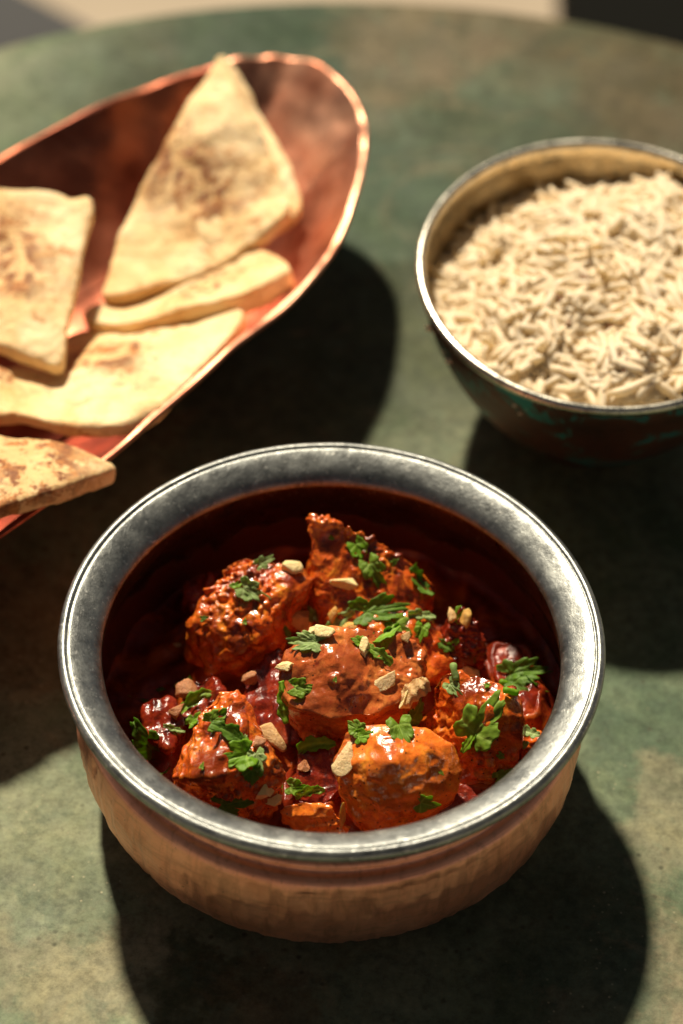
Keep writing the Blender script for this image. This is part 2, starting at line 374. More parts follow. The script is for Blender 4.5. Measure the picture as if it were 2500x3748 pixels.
best = np.full(len(V), 9.); br = np.random.RandomState(4); JX = br.rand(NC, 12); JZ = br.rand(NC, 12); JD = .5 + .9 * br.rand(NC, 12); dep = np.zeros(len(V))
for di in (-1, 0, 1):
    for dj in (-1, 0, 1):
        ia = (np.floor(A_).astype(int) + di); jb = np.floor(B_).astype(int) + dj; jj = np.clip(jb + 2, 0, 11)
        dx = A_ - (ia + .15 + .7 * JX[ia % NC, jj]); dz = B_ - (jb + .1 + .8 * JZ[ia % NC, jj]); d2 = dx * dx + dz * dz
        m = d2 < best; best = np.where(m, d2, best); dep = np.where(m, JD[ia % NC, jj], dep)
ham = -.00055 * dep * np.clip(1 - best * 1.6, 0, 1) + .00030 * vnoise(np.c_[np.cos(th) * 5, np.sin(th) * 5, z * 30], 8)
k = (1 + wband * ham / np.maximum(rr, .01)); V[:, 0] *= k; V[:, 1] *= k
mk('bowl_body', V, F, MC, pot)
ri = spline([(.0640, .0556), (.0700, .0570), (.0735, .0576), (.0749, .0586), (.07525, .0600), (.0748, .0612), (.0738, .0618), (.0731, .0617), (.0725, .0612), (.0719, .0614), (.0700, .0608), (.0675, .0596), (.0656, .0584), (.0643, .0571), (.0636, .0560), (.0633, .0549)], 6)
V, F = lathe_vf(ri.tolist(), 300)
w = .00012 * fbm(V * 120, 3, 5); V[:, 2] += w
V[:, 0] *= 1.002; V[:, 1] *= .996
mk('rim', V, F, MR, pot)
li = spline([(.0633, .0550), (.0634, .0535), (.0640, .0500), (.0650, .0455), (.0668, .0412), (.0686, .035), (.0680, .024), (.0640, .012), (.055, .006), (.002, .005)], 6)
V, F = lathe_vf(li.tolist(), 260); mk('lining', V, [f[::-1] for f in F], MLn, pot)

# ------------------------------------------------------------------ sauce and chicken
ZS = .0235
MS = mat_sauce()
food = []                                       # everything a leaf or nut may land on: (verts, faces)
MK = {'bead': mat_chicken('beaded_curry_chicken', (1.0, .35, .030), (.62, .100, .011), (.20, .014, .005), fine=.9, seared=.35),
      'smooth': mat_chicken('sauce_coated_chicken', (.78, .27, .062), (.52, .110, .024), (.24, .025, .007), fine=.6, seared=.3, patch=.5),
      'bright': mat_chicken('orange_curry_chicken', (1.0, .36, .034), (.80, .18, .018), (.38, .045, .008), fine=.6, seared=.5, patch=.5),
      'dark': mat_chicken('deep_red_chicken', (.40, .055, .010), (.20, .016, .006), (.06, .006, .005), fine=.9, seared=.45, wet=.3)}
def chunk(label, pts, kind, lump=.0010, bead=.0004, vox=.00040, sm=11, seed=0):
    P = [at(*p) for p in pts]; c = sum(P, Vector()) / len(P)
    low = [Vector((c.x + (p.x - c.x) * .80, c.y + (p.y - c.y) * .80, .022)) for p in P]
    v, f = hull(P + low)
    V, F, N = evaluated(v, f, [('REMESH', dict(mode='VOXEL', voxel_size=vox)), ('SMOOTH', dict(factor=.8, iterations=sm))])
    s = seed * 3.7
    d = lump * 3.0 * fbm(V * 70 + s, 3, seed) + lump * .35 * (1 - 2 * np.abs(vnoise(V * 330 + s, seed + 20))) - lump * 1.3 * np.clip(vnoise(V * 130 - s, seed + 31) - .4, 0, 1) * 2
    rq = np.random.RandomState(seed + 500); ra, rb_ = rq.uniform(0, 6.28), rq.uniform(-.5, .5)
    fx = np.array([math.cos(ra) * math.cos(rb_), math.sin(ra) * math.cos(rb_), math.sin(rb_)]); al = V @ fx
    FV = V * 330 - np.outer(al, fx) * 275                      # meat fibres run one way in each piece
    fm = np.clip(.4 + 1.2 * vnoise(V * 70 + s, seed + 71), 0, 1)
    d = d + .00055 * fm * vnoise(FV + s, seed + 72)
    b = vnoise(V * 600 + s, seed + 40); b2 = vnoise(V * 900 + s, seed + 41); m = np.clip(.6 + 1.4 * vnoise(V * 70 - s, seed + 60), 0, 1.5)
    d = d + bead * m * (2.2 * np.clip(b, -.1, 1) + 1.3 * np.clip(b2, -.1, 1))
    kn = np.clip(vnoise(V * 210 - s * 2, seed + 80) - .52, 0, 1) * np.clip(vnoise(V * 60 + s, seed + 81) + .2, 0, 1)
    d = d + lump * 7 * kn
    V = V + N * d[:, None]
    loc = (c.x, c.y, .022)
    o = tag(mk('chicken_piece_or_added_lump', V, F, MK[kind], loc=loc), label, 'chicken', 'chicken pieces in the curry')
    food.append((V, F)); return o
CH = [
 ('tall wedge of curried chicken standing highest at the back of the copper pot',
  [(712,1180,.0575),(745,1187,.0570),(800,1207,.0550),(870,1240,.0520),(930,1275,.0480),(985,1312,.0440),(1012,1352,.0400),(1008,1400,.036),(985,1450,.031),(900,1475,.034),(800,1450,.036),(745,1425,.036),(733,1390,.038),(722,1330,.043),(712,1260,.050),(702,1215,.055)], 'bead', .0010, .0008),
 ('beaded orange chicken piece behind and left of the centre slab, a round nut on top',
  [(508,1303,.047),(545,1275,.049),(620,1280,.050),(690,1292,.049),(714,1330,.046),(702,1375,.040),(645,1390,.047),(590,1470,.042),(655,1490,.028),(630,1525,.026),(560,1560,.026),(480,1535,.029),(432,1468,.034),(448,1425,.038),(472,1368,.042),(600,1360,.050)], 'bead', .0011, .0005),
 ('flat glossy slab of chicken in the very middle with a wrinkled walnut on its edge',
  [(652,1490,.050),(700,1452,.054),(760,1440,.055),(860,1440,.055),(930,1452,.053),(972,1490,.050),(968,1560,.047),(915,1615,.046),(850,1645,.046),(760,1650,.047),(672,1625,.046),(925,1640,.034),(830,1690,.032),(720,1708,.030),(676,1680,.032),(645,1580,.046),(790,1540,.054)], 'smooth', .0007, .00025),
 ('smooth orange rounded chicken piece at the front, against the near rim',
  [(792,1682,.045),(835,1662,.048),(900,1655,.049),(980,1672,.048),(1038,1712,.045),(1060,1765,.041),(1056,1820,.037),(1010,1862,.033),(940,1897,.030),(870,1907,.030),(820,1885,.032),(780,1825,.036),(764,1745,.042),(900,1750,.050),(930,1820,.043)], 'bright', .0004, .0001),
 ('chunky orange chicken piece at front left draped with a chain of leaves',
  [(500,1580,.049),(545,1592,.049),(585,1632,.047),(590,1685,.044),(640,1765,.044),(575,1760,.047),(485,1785,.046),(655,1812,.034),(620,1872,.026),(540,1872,.026),(432,1835,.028),(397,1785,.038),(412,1740,.037),(442,1680,.043),(470,1612,.047),(520,1660,.050),(545,1740,.044)], 'bead', .0012, .0005),
 ('craggy chicken piece on the right with a big fan leaf lying on it',
  [(985,1565,.044),(1030,1533,.049),(1080,1540,.050),(1130,1558,.050),(1188,1602,.047),(1198,1645,.046),(1130,1640,.048),(1060,1615,.047),(1196,1700,.036),(1190,1785,.029),(1130,1835,.026),(1060,1830,.026),(1005,1710,.030),(978,1610,.040)], 'bead', .0012, .0004),
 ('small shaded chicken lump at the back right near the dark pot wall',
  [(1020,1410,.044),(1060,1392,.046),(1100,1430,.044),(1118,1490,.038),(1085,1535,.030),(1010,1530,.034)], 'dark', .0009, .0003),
 ('narrow chicken piece under the pile of leaves between tall wedge and centre slab',
  [(830,1400,.043),(900,1385,.044),(985,1405,.044),(1010,1450,.040),(1050,1530,.034),(985,1560,.035),(900,1470,.044),(820,1430,.042)], 'bead', .0009, .0003),
 ('low orange chicken scrap at the near rim beside the pale almond sliver',
  [(650,1850,.033),(700,1835,.034),(760,1850,.034),(815,1900,.031),(780,1925,.028),(690,1915,.027),(640,1885,.028)], 'bright', .0010, .0004),
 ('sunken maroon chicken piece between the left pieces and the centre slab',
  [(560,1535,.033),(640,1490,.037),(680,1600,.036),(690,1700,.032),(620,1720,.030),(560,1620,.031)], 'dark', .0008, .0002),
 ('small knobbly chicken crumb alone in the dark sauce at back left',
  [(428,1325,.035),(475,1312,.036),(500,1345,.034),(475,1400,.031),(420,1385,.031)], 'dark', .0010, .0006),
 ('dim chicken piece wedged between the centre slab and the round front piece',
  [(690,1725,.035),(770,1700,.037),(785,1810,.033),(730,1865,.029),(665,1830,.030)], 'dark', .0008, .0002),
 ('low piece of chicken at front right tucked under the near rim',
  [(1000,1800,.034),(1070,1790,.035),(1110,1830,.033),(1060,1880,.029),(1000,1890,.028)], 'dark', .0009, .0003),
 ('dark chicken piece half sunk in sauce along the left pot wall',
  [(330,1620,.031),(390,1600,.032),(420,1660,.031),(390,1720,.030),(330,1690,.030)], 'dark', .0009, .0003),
 ('added low dark lump standing in for shaded sauce beneath the sprig at right',  # added lump, coloured deep red to pass for sauce in shade
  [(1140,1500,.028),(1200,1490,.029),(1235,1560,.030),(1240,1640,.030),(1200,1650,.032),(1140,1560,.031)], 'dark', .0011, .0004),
 ('added low maroon lump standing in for shaded sauce beneath the folded leaf at left',  # likewise added, hides bright sauce under a dark shaded tone
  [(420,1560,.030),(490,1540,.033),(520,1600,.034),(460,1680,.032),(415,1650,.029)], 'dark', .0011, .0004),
 ('little orange chicken scrap against the right pot wall',
  [(1200,1670,.036),(1240,1675,.036),(1250,1715,.034),(1215,1740,.032),(1195,1720,.032)], 'bead', .0008, .0003),
]
for i, (lab, pts, kind, lump, bead) in enumerate(CH):
    chunk(lab, pts, kind, lump, bead, seed=i + 1)

def bvh_of(parts):
    vs, fs, k = [], [], 0
    for V, F in parts:
        vs += [tuple(p) for p in V]; fs += [[a + k for a in q] for q in F]; k += len(V)
    return BVHTree.FromPolygons(vs, fs)
CB = bvh_of(food)
rings = np.linspace(.0003, .0683, 110); t = np.linspace(0, 2 * np.pi, 320, endpoint=False)
V = np.concatenate([np.c_[r * np.cos(t), r * np.sin(t), np.full(len(t), ZS)] for r in rings])
V[:, 2] += .002 * np.exp(-((V[:, 0]) ** 2 + (V[:, 1] + .005) ** 2) / .03 ** 2) + .0016 * vnoise(V * 120, 19) + .0007 * vnoise(V * 260, 29) + np.where(V[:, 0] < 0, .05, .03) * V[:, 0] + .0012 * fbm(V * 70, 3, 2) + .0016 * np.clip((np.hypot(V[:, 0], V[:, 1]) - .0655) / .0026, 0, 1) ** 2
up = np.zeros(len(V))
for q_, p in enumerate(V):
    h = CB.find_nearest(Vector((p[0], p[1], p[2] + .0015)), .008)
    if h[0] is not None: up[q_] = .0052 * math.exp(-(h[3] / .0026) ** 1.3)
V[:, 2] += up
F = [(a * 320 + k, a * 320 + (k + 1) % 320, (a + 1) * 320 + (k + 1) % 320, (a + 1) * 320 + k) for a in range(109) for k in range(320)]
tag(mk('curry_sauce', V, F, MS, loc=(0, 0, ZS)), 'dark red curry sauce pooled around the chicken in the copper pot', 'sauce')
food.append((V, F))
BV = bvh_of(food)
def drop(px, py):
    d = ray(px, py); p, nrm, i, dist = BV.ray_cast(CAM, d)
    if p is None: return at(px, py, .03), Vector((0, 0, 1))
    acc = Vector()                              # average the normal over a small patch
    for ox in (-9, 0, 9):
        for oy in (-9, 0, 9):
            a = BV.ray_cast(CAM, ray(px + ox, py + oy))
            if a[0] is not None and (a[0] - p).length < .008: acc += a[1]
    return p, (acc.normalized() if acc.length > 1e-6 else nrm)
def frame_on(px, py, ang, tilt=.5):
    """axes of something lying at that spot: x along image angle ang, z roughly the surface normal"""
    p, n = drop(px, py)
    tocam = (CAM - p).normalized()
    n = (n * (1 - tilt) + tocam * tilt).normalized()
    d = RIGHT * math.cos(R(ang)) + UP * math.sin(R(ang))
    x = (d - n * d.dot(n)).normalized(); y = n.cross(x)
    return p, Matrix((x, y, n)).transposed()
PX = 1 / 8370.0                                  # metres per photograph pixel near the pot

# ------------------------------------------------------------------ coriander leaves
ML = {'mid': mat_leaf('coriander_green', (.31, .50, .05), (.48, .66, .14)),
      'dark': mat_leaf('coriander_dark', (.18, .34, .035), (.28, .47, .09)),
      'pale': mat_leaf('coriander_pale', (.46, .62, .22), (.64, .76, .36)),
      'lime': mat_leaf('coriander_lime', (.28, .54, .025), (.45, .68, .09))}
def leaf_mesh(L, Wd, shape, fold, bend, twist, seed):
    rs = random.Random(seed); NA, NRg = 108, 9; V, ve = [], []
    if shape == 'strip':
        NA2, NB = 26, 7
        for i in range(NA2):
            u = i / (NA2 - 1); w = Wd * .5 * (math.sin(math.pi * (.10 + .84 * u)) ** .5) * (1 + .22 * math.sin(u * 17 + seed) + .10 * math.sin(u * 41 + seed))
            for j in range(NB):
                v = j / (NB - 1) * 2 - 1
                x = (u - .5) * L; y = v * w + .10 * L * math.sin(u * 3 + seed)
                V.append((x, y, 0)); ve.append(max(0, 1 - abs(v) * 7) * .9 + .35 * max(0, math.sin(u * 30 + abs(v) * 4)) ** 8)
        F = [(i * NB + j, (i + 1) * NB + j, (i + 1) * NB + j + 1, i * NB + j + 1) for i in range(NA2 - 1) for j in range(NB - 1)]
    else:
        nl = {'fan': 3, 'five': 5, 'cut': 3}[shape]; cut = rs.uniform(-.3, .3)
        spread = 2.15 if shape != 'five' else 2.3
        for k in range(NRg + 1):
            rho = k / NRg
            for i in range(NA + 1):
                a = (i / NA * 2 - 1) * spread; ph = (i / NA) * nl
                loc = abs(ph % 1 - .5) * 2                        # 0 mid-lobe, 1 notch
                lobe = 1 - (.50 * loc ** 5 if shape != 'cut' else .5 * loc ** 7)
                tooth = (1 - .17 * (abs(((ph * 3 + .5) % 1) - .5) * 2) ** 1.2) * (1 - .05 * (abs(((ph * 9) % 1) - .5) * 2))
                Rr = (.5 + .5 * math.cos(a * .48)) * lobe * tooth * (1 + .06 * math.sin(seed + i * .3))
                if shape == 'cut': Rr = min(Rr, .62 / max(.2, math.cos(a - cut * 3)))
                x = rho * Rr * math.cos(a); y = rho * Rr * math.sin(a)
                V.append(((x - .28) * L * .95, y * Wd * .62, 0)); ve.append(max(0, 1 - loc * 0 - abs(ph % 1 - .5) * 2 * rho * 9) * .9 + .25 * max(0, math.sin(rho * 16 - loc * 5)) ** 8)
        F = [(k * (NA + 1) + i, (k + 1) * (NA + 1) + i, (k + 1) * (NA + 1) + i + 1, k * (NA + 1) + i + 1) for k in range(NRg) for i in range(NA)]
    V = np.array(V); x, y = V[:, 0] / L, V[:, 1] / max(Wd, 1e-6)
    z = fold * np.abs(y) * Wd + bend * x * x * L * 1.2 + twist * x * y * L
    z = z + .045 * L * vnoise(np.c_[x * 4 + seed, y * 4, 0 * x], seed) + .02 * L * vnoise(np.c_[x * 11 + seed, y * 11, 0 * x], seed + 3)
    V[:, 2] = z; return V, F, ve
def leaf(label, px, py, L, Wd, ang, shape, tone, fold=.25, bend=-.25, tilt=.45, lift=.0007, twist=.0, stem=0, seed=[100]):
    L *= .98; Wd *= .98
    seed[0] += 1; sd = seed[0]
    p, A = frame_on(px, py, ang, tilt)
    V, F, ve = leaf_mesh(L * PX, Wd * PX, shape, fold, bend, twist, sd)
    Wv = np.array([tuple(A @ Vector(v)) for v in V])
    # let it settle: lift so that little of it sinks below what it lies on
    nz = np.array(A.col[2]); best = 0; hits = []
    for v in Wv[::7]:
        o = Vector(v) + p + A.col[2] * .006; h = BV.ray_cast(o, -A.col[2], .012)
        hits.append((.006 - h[3]) if h[0] is not None else -.006)
    off = float(np.percentile(hits, 72)); off = min(max(off, -.0008), .0030) + lift
    P = np.array(p) + nz * off; Wv = Wv + P
    o = mk('coriander_leaf', Wv, F, ML[tone], loc=tuple(P))
    at_ = o.data.attributes.new('vein', 'FLOAT', 'POINT'); at_.data.foreach_set('value', np.clip(ve, 0, 1))
    so_ = o.modifiers.new('thickness', 'SOLIDIFY'); so_.thickness = .00007
    tag(o, label, 'leaf', 'chopped coriander scattered on the curry')
    if stem:
        q0 = P - np.array(A.col[0]) * L * PX * .26; q1 = q0 - np.array(A.col[0]) * stem * PX + nz * .0004
        Vt, Ft = tube([q0, (q0 + q1) / 2 + nz * .0006, q1], .00035); mk('stalk', Vt, Ft, ML['pale'], o)
        st = [c for c in o.children][-1]; st.data.transform(Matrix.Translation((0, 0, 0)))
    return o
def tube(path, r, seg=8, caps=True):
    path = [Vector(p) for p in path]; V, F = [], []
    for i, p in enumerate(path):
        d = (path[min(i + 1, len(path) - 1)] - path[max(i - 1, 0)]).normalized()
        a = d.orthogonal().normalized(); b = d.cross(a); ri = r[i] if hasattr(r, '__len__') else r
        for k in range(seg):
            t = 2 * math.pi * k / seg; V.append(tuple(p + a * math.cos(t) * ri + b * math.sin(t) * ri))
    for i in range(len(path) - 1):
        for k in range(seg):
            k2 = (k + 1) % seg; F.append((i * seg + k, i * seg + k2, (i + 1) * seg + k2, (i + 1) * seg + k))
    if caps: F.append(list(range(seg))[::-1]); F.append([(len(path) - 1) * seg + k for k in range(seg)])
    return V, F
LV = [
 ('bright ragged leaf topmost of the pair on the tall chicken wedge', 826,1262,62,46,-55,'cut','lime',.3,-.2),
 ('larger green leaf lower of the pair on the tall chicken wedge', 858,1312,84,56,-60,'fan','mid',.35,-.3),
 ('dark curled leaf on the right shoulder of the tall chicken wedge', 965,1338,86,34,-48,'strip','dark',.9,.5),
 ('big ruffled dark green leaf heaped behind the centre slab', 868,1405,122,74,12,'five','dark',.4,-.2),
 ('pale twisted leaf left of the big ruffled leaf', 778,1424,92,30,24,'strip','pale',.3,-.2),
 ('small pale leaf at the left end of the leaf heap', 724,1412,56,32,-28,'fan','pale',.2,-.1),
 ('mid green leaf hanging down at the right of the leaf heap', 918,1442,62,56,-50,'fan','mid',.3,-.3),
 ('pale narrow leaf reaching right from the leaf heap', 968,1415,68,24,5,'strip','pale',.3,-.1),
 ('bright leaf drooping at the far right end of the leaf heap', 965,1452,58,36,-110,'fan','lime',.3,-.3),
 ('long folded leaf crossing the back edge of the centre slab', 878,1452,92,24,27,'strip','lime',1.0,-.1),
 ('small bright green fleck at the foot of the folded leaf', 820,1473,32,28,170,'cut','lime',.2,-.1),
 ('narrow green leaf trailing down over the dark side of the slab', 866,1502,84,24,-50,'strip','mid',.7,-.2),
 ('pale many-fingered leaf on the back left corner of the slab', 708,1476,84,54,172,'five','pale',.15,-.1),
 ('toothed dark green leaf on the left part of the centre slab', 694,1580,66,46,-6,'fan','mid',.25,-.2),
 ('upright green strip of leaf on the left edge of the centre slab', 652,1612,100,28,-72,'strip','lime',.4,-.1),
 ('upper lobe of a leaf draped on the slab edge above the round piece', 948,1634,62,48,62,'fan','mid',.3,-.3),
 ('long forked dark leaf hanging on the round front piece', 922,1685,92,58,-78,'fan','mid',.2,-.1),
 ('dark cut leaf at the top left of the round front piece', 815,1672,48,40,150,'cut','mid',.2,-.1),
 ('small bright frilly leaf at the top left of the round front piece', 836,1690,46,36,10,'fan','lime',.2,-.1),
 ('curved light green leaf bridging the gap left of the round front piece', 728,1716,92,32,16,'strip','lime',.8,-.4),
 ('diamond shaped leaf low on the round front piece', 976,1843,56,48,-20,'cut','mid',.1,-.05),
 ('big fan leaf with clear veins on the right hand chicken piece', 1108,1658,128,104,52,'fan','mid',.12,-.1),
 ('narrow curled blade beside the stalk of the big fan leaf', 1074,1692,80,22,62,'strip','lime',.9,-.1),
 ('small toothed leaf on the shaded face of the right hand piece', 1043,1580,56,36,-45,'fan','pale',.2,-.1),
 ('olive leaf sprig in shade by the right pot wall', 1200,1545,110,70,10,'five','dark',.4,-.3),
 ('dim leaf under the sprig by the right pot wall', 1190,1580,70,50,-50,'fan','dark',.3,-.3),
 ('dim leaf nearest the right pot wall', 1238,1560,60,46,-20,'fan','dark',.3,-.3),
 ('light leaf lying low against the right pot wall', 1219,1684,48,26,-10,'strip','pale',.3,-.2),
 ('tiny pale leaf near the rim at lower right', 1212,1712,26,16,40,'cut','pale',.2,0),
 ('toothed leaf poking out beside the near rim at lower right', 1152,1780,50,30,28,'fan','mid',.3,-.1),
 ('smooth triangular leaf on top of the front left piece', 500,1648,70,46,28,'cut','mid',.25,-.1),
 ('long dark leaf band crossing the middle of the front left piece', 528,1695,112,34,-36,'strip','dark',.4,-.2),
 ('broad lobed leaf in the middle of the front left piece', 545,1738,86,72,-160,'fan','lime',.25,-.2),
 ('pale notched leaf at the right end of the leaf chain', 590,1744,54,42,-80,'fan','pale',.25,-.2),
 ('dark square leaf hanging beneath the leaf chain', 580,1778,48,46,-70,'cut','dark',.2,-.1),
 ('tiny pale leaf tip sticking up from the leaf chain', 556,1704,30,24,60,'fan','pale',.2,-.1),
 ('minute green fleck on the near face of the front left piece', 466,1760,18,12,70,'cut','mid',.1,0),
 ('folded leaf lying over the top left edge of the front left piece', 452,1618,96,26,32,'strip','mid',.9,-.2),
 ('frilly small leaf just below the folded leaf', 446,1655,44,28,50,'fan','lime',.5,-.2),
 ('pale stalk-like leaf sticking out into the dark at left', 399,1674,54,14,-2,'strip','pale',.4,-.05),
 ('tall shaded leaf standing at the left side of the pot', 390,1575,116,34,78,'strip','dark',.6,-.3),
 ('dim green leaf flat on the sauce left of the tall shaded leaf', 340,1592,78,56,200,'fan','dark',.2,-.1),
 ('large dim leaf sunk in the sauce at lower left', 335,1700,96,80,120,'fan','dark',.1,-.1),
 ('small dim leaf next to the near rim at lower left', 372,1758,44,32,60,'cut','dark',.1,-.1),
 ('olive leaf in shade between the two left chicken pieces', 545,1567,64,30,18,'strip','mid',.4,-.2),
 ('small leaf on the top edge of the beaded left piece', 604,1293,48,32,30,'fan','pale',.3,-.2),
 ('grey green lobed leaf lying on the face of the beaded left piece', 577,1358,76,54,-28,'fan','pale',.2,-.15),
 ('thin green shred above the grey green lobed leaf', 544,1340,40,14,12,'strip','lime',.3,-.1),
 ('tiny oval leaf fleck low on the beaded left piece', 564,1428,16,12,80,'cut','mid',.1,0),
 ('scalloped dark leaf beside the brown walnut at the front', 682,1808,56,40,-10,'fan','mid',.3,-.1),
 ('slim curved leaf pointing right from the brown walnut', 712,1822,72,22,14,'strip','mid',.5,-.2),
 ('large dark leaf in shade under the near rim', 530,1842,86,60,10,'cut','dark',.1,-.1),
 ('bright upright leaf between two nut chips at back right', 1055,1412,44,24,-75,'strip','lime',.4,-.2),
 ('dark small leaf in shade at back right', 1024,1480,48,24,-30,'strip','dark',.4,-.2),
 ('yellow green leaf fleck in shade at back right', 1048,1472,20,14,50,'cut','lime',.1,0),
 ('thin grass-like shred beside the tan walnut', 697,1444,56,10,66,'strip','lime',.5,-.1),
 ('thin dark shred in the gap behind the slab', 652,1458,56,12,-68,'strip','dark',.5,-.1),
]
LV += [
 ('tiny green speck on the top of the right hand piece', 1120,1575,18,12,20,'cut','lime',.1,0),
 ('small cut leaf bit on the near face of the right hand piece', 1150,1735,24,16,-40,'cut','mid',.2,0),
 ('small leaf bit at the back edge of the tall wedge', 905,1290,22,14,30,'cut','mid',.2,0),
 ('tiny leaf bit near the tip of the tall wedge', 762,1235,16,10,-30,'cut','lime',.1,0),
 ('small leaf scrap in the sauce behind the beaded left piece', 470,1420,22,14,10,'cut','dark',.1,0),
 ('small leaf scrap in the gap between slab and front left piece', 640,1740,26,16,-20,'cut','mid',.2,0),
 ('tiny leaf speck on the centre of the slab', 770,1560,14,10,70,'cut','mid',.1,0),
 ('tiny leaf speck on the round front piece near its right edge', 1012,1775,14,10,-50,'cut','mid',.1,0),
]
for a in LV: leaf(*a)
def stalk(label, px, py, L, ang, r=.0009, tone='lime'):
    p, A = frame_on(px, py, ang, .4); x = A.col[0]; nn = A.col[2]; h = L * PX / 2
    c = p + nn * (r * 1.0); k = 7
    path = [c + x * h * (2 * i / (k - 1) - 1) + nn * .0006 * math.sin(i) * .6 for i in range(k)]
    V, F = tube(path, [r * (1 + .12 * math.sin(i * 2)) for i in range(k)], 12)
    tag(mk('coriander_stalk', V, F, ML[tone], loc=tuple(p)), label, 'stalk', 'cut coriander stalks on the curry')
stalk('short pale stalk upright beside the nut on the right hand piece', 1046, 1545, 38, -76, .0010, 'pale')
stalk('short green stalk lying at the right end of the right hand piece', 1172, 1589, 34, -10, .0009)
stalk('thin light stalk in the shaded sprig by the right wall', 1228, 1530, 44, 42, .0006)
stalk('stub of green stalk beside the shaded sprig', 1158, 1570, 20, -15, .0009)

# ------------------------------------------------------------------ walnut and almond pieces
MN = {'cream': mat_nut('nut_cream', (.97, .80, .42), (.88, .62, .24), (.42, .20, .07), .25),
      'tan': mat_nut('nut_tan', (.76, .49, .21), (.56, .30, .10), (.26, .11, .04), .5),
      'flat': mat_nut('nut_slice', (.86, .64, .34), (.74, .46, .20), (.45, .22, .08), .25),
      'gold': mat_nut('nut_golden', (.78, .46, .11), (.66, .34, .06), (.5, .2, .05), .3),
      'brown': mat_nut('nut_brown', (.36, .19, .08), (.22, .10, .04), (.10, .045, .02), .5),
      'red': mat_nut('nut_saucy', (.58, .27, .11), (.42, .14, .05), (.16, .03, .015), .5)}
def nut(label, px, py, L, Wd, H, ang, tone, ridges=0, tilt=.4, name='walnut_piece', flat=0, seed=[300]):
    seed[0] += 1; sd = seed[0]; rs = random.Random(sd)
    L *= 1.15; Wd *= 1.15; p, A = frame_on(px, py, ang, tilt)
    bm = bmesh.new(); bmesh.ops.create_icosphere(bm, subdivisions=4, radius=1)
    V = np.array([v.co[:] for v in bm.verts]); F = [[v.index for v in f.verts] for f in bm.faces]; bm.free()
    ncut = 9 if not flat else 8
    for _ in range(ncut):                         # broken faces
        d = np.array([rs.gauss(0, 1), rs.gauss(0, 1), rs.gauss(0, .45)]); d /= np.linalg.norm(d); h = rs.uniform(.30, .72)
        s = V @ d; V = V - np.outer(np.maximum(s - h, 0) * 1.0, d)
    if flat: V[:, 2] = np.sign(V[:, 2]) * np.minimum(np.abs(V[:, 2]), .55) / .55
    V = V / np.abs(V).max(0) * (1 + .10 * fbm(V * 1.6 + sd, 2, sd)[:, None] + .05 * fbm(V * 5 + sd, 2, sd + 1)[:, None])
    if ridges: V[:, 2] += .20 * np.sin(V[:, 0] * ridges + 1.2 * vnoise(V * 2 + sd, sd)); V[:, 1] *= 1 + .12 * np.sin(V[:, 0] * ridges)
    V = V * np.array([L, Wd, H]) * PX / 2
    Wv = np.array([tuple(A @ Vector(v)) for v in V]); P = np.array(p) + np.array(A.col[2]) * H * PX * .38
    o = mk(name, Wv + P, F, MN[tone], loc=tuple(P))
    return tag(o, label, 'nut', 'broken nuts scattered on the curry')
NU = [
 ('round creamy nut on top of the beaded left chicken piece', 668,1305,54,38,26,0,'cream'),
 ('oblong creamy nut on the lower face of the tall chicken wedge', 796,1338,72,32,24,-2,'cream'),
 ('large tan walnut lump in the gap behind the slab', 678,1418,58,46,40,-10,'tan'),
 ('creamy nut chip at the back left corner of the slab', 722,1447,36,28,22,30,'cream'),
 ('creamy chipped walnut behind the pale fingered leaf', 750,1455,52,34,24,-25,'cream'),
 ('golden nut chip beneath the big ruffled leaf', 806,1440,60,28,22,-8,'gold'),
 ('small pointed golden nut behind the leaf heap', 766,1408,24,42,20,0,'gold'),
 ('small cream nut wedged under the folded leaf on the slab', 835,1492,28,46,20,0,'cream'),
 ('orange tinged nut at the right end of the leaf heap', 992,1420,40,40,26,-60,'gold'),
 ('small round nut behind the dark side of the slab', 928,1466,24,26,20,0,'tan'),
 ('round lobe of nut at the lower end of the wrinkled walnut', 928,1604,40,50,34,-50,'cream'),
 ('creamy chunk of walnut at the back of the right hand piece', 1085,1540,62,50,40,-20,'cream'),
 ('small cream nut on the left edge of the centre slab', 654,1531,26,40,20,80,'cream'),
 ('crumbly white nut chip on the right of the front left piece', 604,1818,40,34,26,30,'cream'),
 ('crumbly cream nut chip hanging below the white one', 626,1840,34,44,24,-60,'cream'),
 ('ridged brown walnut at the front between two chicken pieces', 672,1790,52,34,30,-25,'brown',14),
 ('shaded long nut in the gap right of the front left piece', 622,1695,84,46,34,-42,'tan'),
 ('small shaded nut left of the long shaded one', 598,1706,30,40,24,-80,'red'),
 ('rounded tan nut at back right, left of the bright leaf', 1030,1422,28,44,26,-10,'tan'),
 ('golden nut sliver at back right, right of the bright leaf', 1068,1424,28,50,22,-5,'gold'),
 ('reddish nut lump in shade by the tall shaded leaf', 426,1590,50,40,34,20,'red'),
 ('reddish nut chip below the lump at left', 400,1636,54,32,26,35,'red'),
 ('slim pale nut splinter in the dark sauce at left', 405,1478,42,14,12,-45,'flat'),
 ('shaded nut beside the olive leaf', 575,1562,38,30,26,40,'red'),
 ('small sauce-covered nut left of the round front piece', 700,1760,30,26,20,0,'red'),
]
for a in NU: nut(*a)
nut('big wrinkled walnut quarter on the right edge of the slab', 954, 1582, 92, 44, 36, 28, 'tan', 15)
for lab, px, py, L, Wd, ang, tone in (
    ('thin nut slice lying flat on the centre slab', 884, 1560, 66, 42, 62, 'flat'),
    ('broad pale nut slice on the left of the round front piece', 790, 1744, 76, 46, 80, 'flat'),
    ('long golden nut sliver at the near rim', 782, 1886, 92, 34, -30, 'gold')):
    nut(lab, px, py, L, Wd, 11, ang, tone, 0, .45, 'nut_slice', 1)

